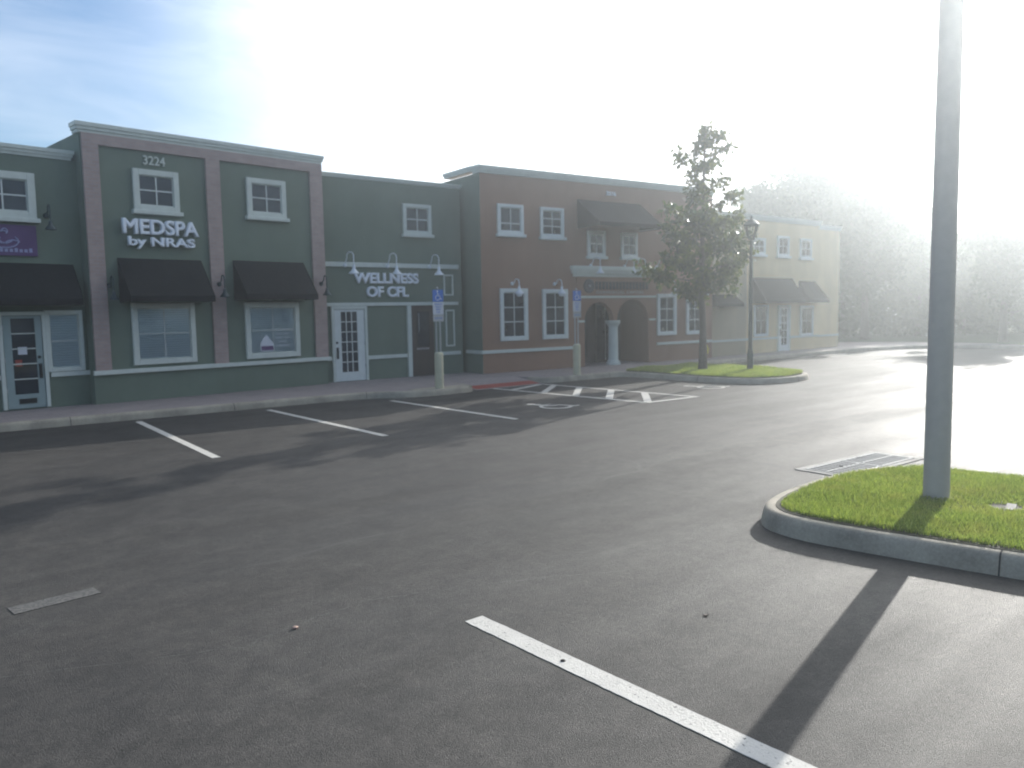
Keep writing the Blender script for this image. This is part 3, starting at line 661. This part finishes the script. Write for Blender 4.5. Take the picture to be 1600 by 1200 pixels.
text('lettering_line', 'OF CFL', M['letter'], s4, 0.02, -.03, -.0, .27, 1.30, bold=.038, depth=.05)
for u, lab, ln in [(.35, 'white gooseneck lamp above the W of WELLNESS', .06), (1.62, 'white gooseneck lamp above the middle of WELLNESS', .06), (2.97, 'white gooseneck lamp right of WELLNESS, above the accessible parking sign', .06)]:
    gooseneck(F2, u, 3.22, lab, 'white gooseneck lamps over the WELLNESS lettering', rise=.26, reach=.40, drop=.24, sr=.14, lean=ln, y=-.06)

# ---- terracotta building with arched porch
F3 = ((14.03, 18.32), R(-4.97)); T3 = thing('terracotta_building', 'terracotta brown two-storey building with arched porch and number 3216, in the middle of the row', 'building', (*F3[0], 0), F3[1])
b = MB(); L3 = 9.70
b.box(.012, 3.80, .22, 12, 0, 5.86); b.box(6.62, L3, .22, 12, 0, 5.86); b.box(3.80, 6.62, .22, 12, 2.32, 5.86); b.box(3.80, 6.62, 1.5, 12, 0, 2.32)
b.box(.012, 3.80, 0, .22, 0, 5.86); b.box(6.62, L3, 0, .22, 0, 5.86); b.box(3.80, 6.62, 0, .22, 2.32, 5.86)
b.build('wall', M['brown'], T3)
# arcade panel: two arches springing from a middle column
def arc(cx, r, z0, n=12): return [(cx - r * math.cos(math.pi * i / n), z0 + r * .98 * math.sin(math.pi * i / n)) for i in range(n + 1)]
zs_ = 1.58; pan = [(3.80, 2.319), (3.80, .0), (3.82, .0)] + arc(4.43, .61, zs_) + arc(5.88, .70, zs_)[0:] + [(6.60, .0), (6.62, .0), (6.62, 2.319)]
MB().prism(pan, .001, .22).build('arcade_wall', M['brown'], T3)
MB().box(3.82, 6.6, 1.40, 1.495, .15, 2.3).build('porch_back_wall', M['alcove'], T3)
b = MB(); b.lathe([(.24, .146), (.24, .21), (.205, .235), (.20, .27), (.165, .30), (.16, .8), (.15, 1.38), (.175, 1.40), (.175, 1.43), (.22, 1.47), (.235, 1.50), (.235, 1.578)], 24, (5.11, .115, 0)).build('porch_column', M['column'], T3, smooth=True)
# doors and posters inside the porch
pd = MB().ring(5.4, 6.3, .15, 2.15, .07, 1.34, 1.40).build('door_frame', M['brickdoor'], T3); MB().box(5.47, 6.23, 1.36, 1.38, .17, 2.08).build('pane', M['glass'], pd)
MB().box(5.84, 5.86, 1.33, 1.36, .2, 2.08).build('mullion', M['galv'], pd)
pw = MB().ring(3.95, 5.05, .35, 2.1, .06, 1.34, 1.40).build('window', M['brickdoor'], T3); MB().box(4.01, 4.99, 1.36, 1.38, .41, 2.04).build('pane', M['glass'], pw)
for k in range(5): MB().box(4.12, 4.9, 1.345, 1.357, 1.45 - k * .22, 1.56 - k * .22).build('poster_strip', M['whitepanel' if k % 2 == 0 else 'lilac'], pw)
# porch surround, sign band and string course
MB().box(3.55, 6.92, -.03, .01, 2.305, 2.375).build('lower_band', M['trim'], T3)
for a_ in ((3.56, 3.80), (6.62, 6.90)): MB().box(*a_, -.03, .01, 1.55, 1.61).build('string_course', M['trim'], T3)
MB().box(3.48, 6.90, -.035, .01, 2.376, 2.96).build('sign_panel', M['brown'], T3)
cornice(MB(), 3.42, 6.76, 2.97, 3.30, .16, .17).build('porch_cornice', M['trim'], T3)

cornice(MB(), 0, L3, 5.86, 6.07, .085, .32).box(-.1, .2, .3, 1.9, 6.004, 6.079).box(-.07, .2, .3, 1.87, 5.93, 6.003).build('cornice', M['trim'], T3)
MB().box(-.001, .011, .001, 6, 0, 5.859).build('side_wall', M['green'], T3)
MB().box(.2, L3 - .2, .4, 11.8, 5.7, 5.87).build('roof', M['roofing'], T3)
MB().box(-.04, 3.42, -.045, .01, .72, .815).build('belt_course', M['trim'], T3, bevel=.008)
MB().box(6.96, L3 - .0, -.045, .01, .71, .80).build('belt_course', M['trim'], T3, bevel=.008)
MB().box(-.046, -.002, .01, .85, .72, .815).build('belt_course', M['trim'], T3)
window(T3, .58, 1.49, 4.16, 5.03, 2, 2, .095, splits=[.32], mat='trimw'); window(T3, 2.12, 3.0, 4.13, 5.02, 2, 3, .085, mat='trimw')
window(T3, 3.95, 4.67, 3.6, 4.41, 2, 2, .095, mat='trimw'); window(T3, 5.36, 6.05, 3.6, 4.40, 2, 2, .085, mat='trimw')
for u0, u1, z0, z1 in [(.62, 1.60, 1.07, 2.6), (2.16, 3.12, 1.07, 2.58), (6.97, 7.86, 1.03, 2.43), (8.36, 9.2, 1.02, 2.42)]:
    window(T3, u0, u1, z0, z1, 2, 3, .11, sill=False, mat='trimw')
awning(T3, 3.56, 6.2, 5.34, 4.44, 1.05, label='weathered awning over the pair of small upper windows')
s5 = thing('building_number', '3216 in small pale numerals above the awning of the terracotta building', 'number', W(F3, 4.94, 0, 5.54), F3[1])
text('numerals', '3216', M['letter'], s5, 0, -.02, 0, .12, .40, bold=.03, depth=.02)
s6 = thing('wall_sign', 'dark round emblem and dark capitals over COMMERCIAL CAPITAL on the terracotta porch', 'sign', W(F3, 5.2, -.035, 2.4), F3[1])
MB().lathe([(.22, 0), (.22, .03), (.17, .04), (.15, .03)], 24, (-1.22, 0, .28), (0, -1, 0)).build('round_emblem', M['signtext'], s6, smooth=False)
MB().lathe([(.05, 0), (.02, .05)], 8, (-1.22, -.03, .28), (0, -1, 0)).build('emblem_dot', M['greyletter'], s6)
bt = MB(); rg_ = random.Random(4); x = -.96
while x < 1.28:
    w0 = .095
    for s_ in (0, .062): bt.box(x + s_, x + s_ + .028, -.04, 0, .17, .42)
    if rg_.random() < .6: bt.box(x + .028, x + .062, -.04, 0, .28, .315)
    else: bt.box(x + .028, x + .062, -.04, 0, .385, .42)
    x += .145
bt.build('raised_letters', M['signtext'], s6)
text('lettering_line', 'COMMERCIAL CAPITAL', M['greyletter'], s6, .1, -.012, .05, .075, 2.05, bold=.0, depth=.02, spacing=1.3)
for u, lab in [(1.07, 'white globe lamp over the leftmost tall window of the terracotta building'), (2.64, 'white globe lamp over the second tall window from the left of the terracotta building'), (7.45, 'white globe lamp over the tall window just right of the porch'), (9.0, 'white globe lamp over the tall window behind the tree')]:
    gooseneck(F3, u, 2.74, lab, 'white globe lamps over the tall windows', rise=.02, reach=.34, drop=.30, sr=.13, bulb=True, lean=.02)
for u, lab in [(4.0, 'white gooseneck lamp on the left end of the porch cornice'), (5.42, 'white gooseneck lamp second from left on the porch cornice'), (5.92, 'white gooseneck lamp third from left on the porch cornice'), (6.85, 'white gooseneck lamp at the right end of the porch cornice')]:
    gooseneck(F3, u, 3.31, lab, 'white gooseneck lamps on the porch cornice', rise=.16, reach=.40, drop=.26, sr=.13, y=-.1, lean=.05)

# ---- yellow building
F4 = ((26.83, 17.86), R(-.61)); T4 = thing('yellow_building', 'pale yellow two-storey building with dark awnings at the far end of the row', 'building', (*F4[0], 0), F4[1])
MB().box(-3.3, -.501, -.012, .5, 0, 5.0).build('shaded_wall_strip', M['shade_taupe'], T4)  # shadow strip beside the terracotta building, put in as a darker wall colour
MB().box(-3.35, 4.55, 0, 11, 0, 5.22).box(4.551, 6.45, .12, 10.8, 0, 5.12).build('wall', M['yellow'], T4)
MB().box(-3.2, 4.4, .3, 10.8, 5.1, 5.23).box(4.6, 6.2, .4, 10.5, 5, 5.13).build('roof', M['roofing'], T4)
cornice(MB(), -3.2, 4.55, 5.22, 5.42, .09, .3).build('cornice', M['trim'], T4); cornice(MB(), 4.65, 6.45, 5.12, 5.30, .07, .3, .12).build('cornice', M['trim'], T4)
for u0, u1, z0, z1 in [(-.14, .66, 3.92, 4.56), (1.50, 2.30, 3.9, 4.7), (3.1, 3.95, 3.87, 4.66)]: window(T4, u0, u1, z0, z1, 2, 2, .085, mat='trimw')
window(T4, -.04, .9, .78, 2.02, 2, 2, .09, sill=False, blind=True, mat='trimw'); window(T4, 3.18, 4.16, .7, 1.95, 2, 2, .09, sill=False, blind=True, mat='trimw')
glass_door(T4, 1.60, 2.45, .14, 1.98, (1.82, 2.22, .4, 1.86), 2, 5, hand='l', casing=.07)
awning(T4, -.12, 2.6, 3.05, 2.06, .6, label='left dark awning over the yellow building door'); awning(T4, 2.95, 4.42, 2.95, 2.06, .6, hip=.15, label='right hipped dark awning on the yellow building')
awning(T4, -2.75, -1.2, 2.42, 1.95, .4, label='low dark awning beside the terracotta building')
for a_ in ((-3.2, 1.6, -.04, .01, .66, .74), (2.46, 4.56, -.04, .01, .65, .73), (4.565, 6.46, .08, .13, .62, .70)): MB().box(*a_).build('belt_course', M['trim'], T4)

# ------------------------------------------------------------------ bollards with accessible parking signs
def sign_post(x, y, label):
    t = thing('accessible_parking_sign', label, 'parking sign', (x, y, .13), R(0), 'accessible parking signs on bollards')
    MB().lathe([(.105, -.15), (.105, .82), (.098, .85), (.075, .87), (.03, .875)], 24, (0, 0, 0)).build('bollard', M['bollard'], t, smooth=True)
    MB().tube([(.055, 0, .86), (.055, 0, 2.34)], .018, 8).tube([(-.04, .02, .86), (-.04, .02, 2.3)], .018, 8).lathe([(.022, 0), (.03, .02), (.02, .045), (.005, .06)], 10, (.0, 0, 2.35)).build('post', M['galv'], t, smooth=True)
    p = MB().box(-.15, .15, -.03, -.022, 2.06, 2.34).build('blue_panel', M['blue'], t, bevel=.002)
    q = MB(); rg = [(-.015, .255), (.0, .13), (.05, .13), (.075, .07)]
    q.tube([(-.015, -.034, 2.06 + .215), (-.01, -.034, 2.06 + .14), (.05, -.034, 2.06 + .135), (.075, -.034, 2.06 + .06), (.10, -.034, 2.06 + .065)], .009, 5)
    q.tube([(-.01, -.034, 2.06 + .185), (.035, -.034, 2.06 + .18)], .006, 5); q.lathe([(.02, 0), (.02, .006)], 12, (-.018, -.031, 2.06 + .245), (0, -1, 0))
    q.tube([(-.01 + .06 * math.cos(R(a)), -.034, 2.06 + .095 + .06 * math.sin(R(a))) for a in np.linspace(110, 350, 12)], .008, 5); q.build('wheelchair_symbol', M['letter'], p)
    p = MB().box(-.15, .15, -.03, -.022, 1.76, 2.05).build('permit_panel', M['whitepanel'], t, bevel=.002)
    for k, (s_, wd) in enumerate([('PARKING BY', .2), ('DISABLED', .18), ('PERMIT', .14), ('ONLY', .1)]): text('lettering_line', s_, M['blue'], p, 0, -.032, 1.985 - k * .062, .038, wd, depth=.002)
    p = MB().box(-.15, .15, -.03, -.022, 1.60, 1.75).build('fine_panel', M['greyletter'], t, bevel=.002)
    text('lettering_line', '$250 FINE', M['blue'], p, 0, -.032, 1.655, .045, .2, depth=.002)
    return t
tagst(MB().slab([(10.0, 15.6), (11.6, 15.6), (11.6, 15.98), (10.0, 15.98)], .1, .156).build('bollard_pad', M['concrete']))
sign_post(10.7, 15.68, 'blue accessible parking sign on a cream bollard in front of the brown door')
sign_post(15.48, 15.93, 'blue accessible parking sign on a cream bollard in front of the arched porch')

# ------------------------------------------------------------------ near pole, lamp post
pl = thing('light_pole', 'thick grey concrete light pole standing in the near grass island', 'pole', (7.6, 3.11, .13), 0)
MB().lathe([(.112, 0), (.110, .3), (.106, 1.4), (.102, 2.50), (.094, 5), (.085, 8.2), (.06, 8.25)], 40).build('shaft', M['post'], pl, smooth=True)
MB().lathe([(.15, -.03), (.15, .035), (.135, .05)], 30).build('base_collar', M['concrete2'], pl, smooth=True)
MB().box(-.7, .7, -.05, .05, 8.1, 8.16).build('cross_arm', M['galv'], pl)
for s_ in (-1, 1): MB().box(s_ * .95 - .25, s_ * .95 + .25, -.17, .17, 8.08, 8.2).build('lamp_head', M['dark'], pl, bevel=.02)
lp = thing('street_lamp', 'slim dark green lamp post with a lantern top in the planting bay beside the tree', 'street lamp', (19.12, 12.83, .15), 0)
MB().lathe([(.085, 0), (.085, .5), (.06, .62), (.055, .7), (.052, 2), (.042, 3.5), (.055, 3.55), (.03, 3.62)], 16).build('post', M['steelgreen'], lp, smooth=True)
lan = MB()
for k in range(8):
    a = 2 * math.pi * k / 8; lan.tube([(.07 * math.cos(a), .07 * math.sin(a), 3.6), (.19 * math.cos(a), .19 * math.sin(a), 3.98)], .010, 5)
lan.lathe([(.21, 3.98), (.225, 4.0), (.215, 4.03), (.10, 4.13), (.04, 4.17), (.03, 4.22), (.015, 4.27)], 16); lan.build('lantern_cage', M['steelgreen'], lp)
MB().lathe([(.05, 3.62), (.08, 3.68), (.14, 3.85), (.165, 3.97)], 16).build('lantern_glass', M['pane'], lp, smooth=True)

# ------------------------------------------------------------------ trees
def leaves(C, Rd, per, size, rg, elong=.55):
    # C: clump centres, Rd: clump radii -> folded leaf quads
    n = len(C) * per; c = np.repeat(C, per, 0); r = np.repeat(Rd, per)
    d = rg.normal(size=(n, 3)); d /= np.linalg.norm(d, axis=1)[:, None]; p = c + d * (r * rg.uniform(.15, 1, n) ** .6)[:, None] * np.array([1, 1, .8])
    a = rg.normal(size=(n, 3)) + d * .8; a /= np.linalg.norm(a, axis=1)[:, None]; b = np.cross(a, rg.normal(size=(n, 3))); b /= np.linalg.norm(b, axis=1)[:, None]
    nn = np.cross(a, b); s = size * rg.uniform(.6, 1.3, n)[:, None]; w = s * elong * .5
    V = np.stack([p, p + a * s * .45 + b * w + nn * s * .08, p + a * s, p + a * s * .45 - b * w + nn * s * .08], 1).reshape(-1, 3)
    k = np.arange(n)[:, None] * 4; F = np.concatenate([k + np.array([[0, 1, 2]]), k + np.array([[0, 2, 3]])], 1).reshape(-1, 3); return V, F
def crown_tree(t, seed, h, base, prof, nl, trunk_r, per, size, mat, limbs=26, clr=(.2, .45), topthin=False, leanx=(0, 0)):
    """prof(q) -> crown radius at relative height q in 0..1 between base and h"""
    rg = np.random.default_rng(seed); rnd = random.Random(seed); tr = MB()
    lean = [(0, 0)]
    top = [(0, 0, 0), (.02, .01, base * .5), (-.02, .03, base), (rnd.uniform(-.1, .1), rnd.uniform(-.1, .1), (base + h) / 2), (rnd.uniform(-.1, .1), rnd.uniform(-.1, .1), h * .97)]
    tr.tube([(0, 0, -.05)] + top[1:], [trunk_r * 1.35, trunk_r, trunk_r * .85, trunk_r * .45, .012], 10)
    tr.tube([(0, 0, -.05), (0, 0, .12), (0, 0, .3)], [trunk_r * 1.7, trunk_r * 1.35, trunk_r * 1.05], 12)
    C = []; Rr = []
    lx_, ly_ = leanx
    def axis(z):
        for a, b_ in zip(top[:-1], top[1:]):
            if a[2] <= z <= b_[2]: k = (z - a[2]) / (b_[2] - a[2]); return (a[0] + (b_[0] - a[0]) * k, a[1] + (b_[1] - a[1]) * k)
        return top[-1][:2]
    for i in range(limbs):
        q = (i + rnd.random()) / limbs; z0 = base + (h - base) * q * .93 - .15; a = i * 2.4 + rnd.uniform(-.4, .4); rad = prof(q) * (rnd.uniform(.45, 1.22) if topthin else rnd.uniform(.62, 1.08)) * (1 + lx_ * math.cos(a) + ly_ * math.sin(a))
        ax, ay = axis(z0); rise = rad * rnd.uniform(.15, .55)
        pts = [(ax, ay, z0)] + [(ax + math.cos(a + .15 * k) * rad * k / 4, ay + math.sin(a + .15 * k) * rad * k / 4, z0 + rise * (k / 4) ** 1.4) for k in range(1, 5)]
        r0 = trunk_r * .32 * (1 - q * .6); tr.tube(pts, [r0, r0 * .75, r0 * .5, r0 * .3, .006], 6, cap=False)
        if topthin and q > .5: clr_ = (clr[0] * .8, clr[1] * .6); nk = nl // 3
        else: clr_ = clr; nk = nl
        for k in range(nk):
            s_ = rnd.uniform(.35, 1.0); x = pts[0][0] + (pts[-1][0] - pts[0][0]) * s_; y = pts[0][1] + (pts[-1][1] - pts[0][1]) * s_; z = z0 + rise * s_ ** 1.4
            cr_ = rnd.uniform(*clr_); c = (x + rnd.gauss(0, cr_ * .6), y + rnd.gauss(0, cr_ * .6), z + rnd.gauss(0, cr_ * .5)); C.append(c); Rr.append(cr_)
            if k % 2 == 0: tr.tube([(x, y, z), c], [.010, .004], 4, cap=False)
    tr.build('trunk', M['bark'], t, smooth=True)
    V, F = leaves(np.array(C), np.array(Rr), per, size, rg); np_mesh('crown', V, F, M[mat], t)
mt_ = thing('magnolia_tree', 'young glossy-leaved tree with sparse top and yellow tape on its trunk, in the planting bay', 'tree', (18.53, 13.98, .15), 0)
def mprof(q): return float(np.interp(q, [0, .12, .3, .45, .56, .64, .75, .88, .95, 1], [1.1, 1.75, 1.9, 1.7, 1.1, .6, 1.0, 1.25, .6, .2]))
crown_tree(mt_, 11, 7.1, 2.05, mprof, 10, .10, 21, .16, 'magnolia', limbs=52, clr=(.10, .28), topthin=True, leanx=(.16, -.14))
MB().tube([(.06, -.10, .74), (.085, -.115, .64), (.08, -.11, .50)], [.014, .024, .02], 6).build('yellow_tape', M['rope'], mt_)

def prof1(q): return float(np.interp(q, [0, .2, .5, .8, 1], [.55, .95, 1, .7, .15]))
protos = []
def bg_tree(seed, h, rad, base, mat, label):
    t = thing('background_tree', label, 'tree', (0, 0, 0), 0, 'trees beyond the far end of the row')
    rb = random.Random(seed + 100)
    crown_tree(t, seed, h, base, lambda q: rad * prof1(q) * rb.uniform(.45, 1.25), 6, .22, 60, .27, mat, limbs=44, clr=(.3, .8)); return t
def copy_tree(o):
    c = o.copy(); sc.collection.objects.link(c)
    for ch in [x for x in sc.objects if x.parent == o]:
        d = ch.copy(); sc.collection.objects.link(d); d.parent = c
    return c
pA = bg_tree(21, 10, 3.6, 2.2, 'leaf', 'a'); pB = bg_tree(22, 9, 3.9, 1.2, 'leaf2', 'b'); pC = bg_tree(23, 9, 3.0, 3.2, 'leaf', 'c')
spots = [(46.2, 30.5, 9.6, pA, 'leftmost background tree, showing over the yellow building roof right of the lantern'),
 (49.6, 30.8, 9.4, pB, 'second background tree from the left, over the middle of the yellow building roof'),
 (52.9, 30.3, 12.6, pA, 'tallest hazy background tree, over the right end of the yellow building roof'),
 (48.5, 26.0, 10.4, pC, 'hazy background tree just beyond the right corner of the yellow building'),
 (44.6, 22.4, 7.6, pC, 'thin-trunked tree beside a gap of bright sky right of the yellow building'),
 (58.8, 28.4, 9.6, pB, 'washed-out tree seen between the gap of bright sky and the grey pole'),
 (62.2, 27.2, 9.0, pA, 'glare-whitened tree just left of the grey pole'),
 (50.5, 22.0, 6.4, pB, 'lower tree in the shade left of the grey pole'),
 (54.0, 20.8, 5.8, pA, 'lower shaded tree directly behind the grey pole'),
 (59.7, 23.6, 6.6, pB, 'low hazy tree just right of the grey pole'),
 (52.5, 18.0, 5.6, pB, 'dark low tree right of the grey pole, nearest the far grass'),
 (56.2, 19.3, 7.2, pA, 'taller dark tree near the right edge'),
 (55.1, 16.6, 7.3, pB, 'rightmost dark tree cut by the right edge'),
 (44.3, 15.2, 6.3, pC, 'slim tree standing in the far grass strip near the right edge'),
 (52.0, 11.5, 7.5, pA, 'broad tree just outside the right edge')]
used = set()
for i, (x, y, h_, p, lab) in enumerate(spots):
    o = p if p.name not in used else copy_tree(p); used.add(p.name)
    o['label'] = lab; o.location = (x, y, -.03); base_h = {'a': 10, 'b': 9, 'c': 9}
    k = h_ / (10 if p is pA else 9); o.scale = (k * (.9 + .25 * (i % 3) / 2), k * (.9 + .25 * (i % 3) / 2), k * 1.05); o.rotation_euler = (0, 0, i * 1.7)
# far side of the lot, mirrored by the shop windows: a wood that reads as one mass
rg = np.random.default_rng(9); C = []; Rr = []
for i in range(700):
    if i < 480: x, y = rg.uniform(-45, 62), -42 + rg.normal(0, 3)
    else: x, y = 55 + rg.normal(0, 3), rg.uniform(-42, 8)
    C.append((x, y, rg.uniform(.2, 1) ** .8 * (7 + 2.5 * math.sin(x * .35 + y * .3)))); Rr.append(rg.uniform(1, 2))
V, F = leaves(np.array(C), np.array(Rr), 60, .6, rg)
tag(np_mesh('tree_belt', V, F, M['leaf2']), kind='stuff')
# understorey behind the trees reads as one mass
rg = np.random.default_rng(5); C = []; Rr = []
for i in range(380):
    t_ = rg.uniform(0, 1); x = 41 + 27 * t_ + rg.normal(0, 1.2); y = 34 - 24 * t_ ** .9 + rg.uniform(-2.5, 5); C.append((x, y, rg.uniform(.1, 2.5))); Rr.append(rg.uniform(.6, 1.2))
V, F = leaves(np.array(C), np.array(Rr), 90, .36, rg)
tag(np_mesh('undergrowth', V, F, M['leaf']), kind='stuff')

# ------------------------------------------------------------------ haze
hz = bpy.data.materials.new('haze'); hz.use_nodes = True; n = hz.node_tree; n.nodes.clear()
o = n.nodes.new("ShaderNodeOutputMaterial"); v = n.nodes.new("ShaderNodeVolumePrincipled")
v.inputs['Color'].default_value = (.90, .96, 1, 1); v.inputs['Density'].default_value = HAZE_DENSITY; v.inputs['Anisotropy'].default_value = HAZE_G
n.links.new(v.outputs[0], o.inputs['Volume'])
tag(MB().box(-305, 305, -305, 305, -1.5, 14).build('haze', hz), kind='stuff')
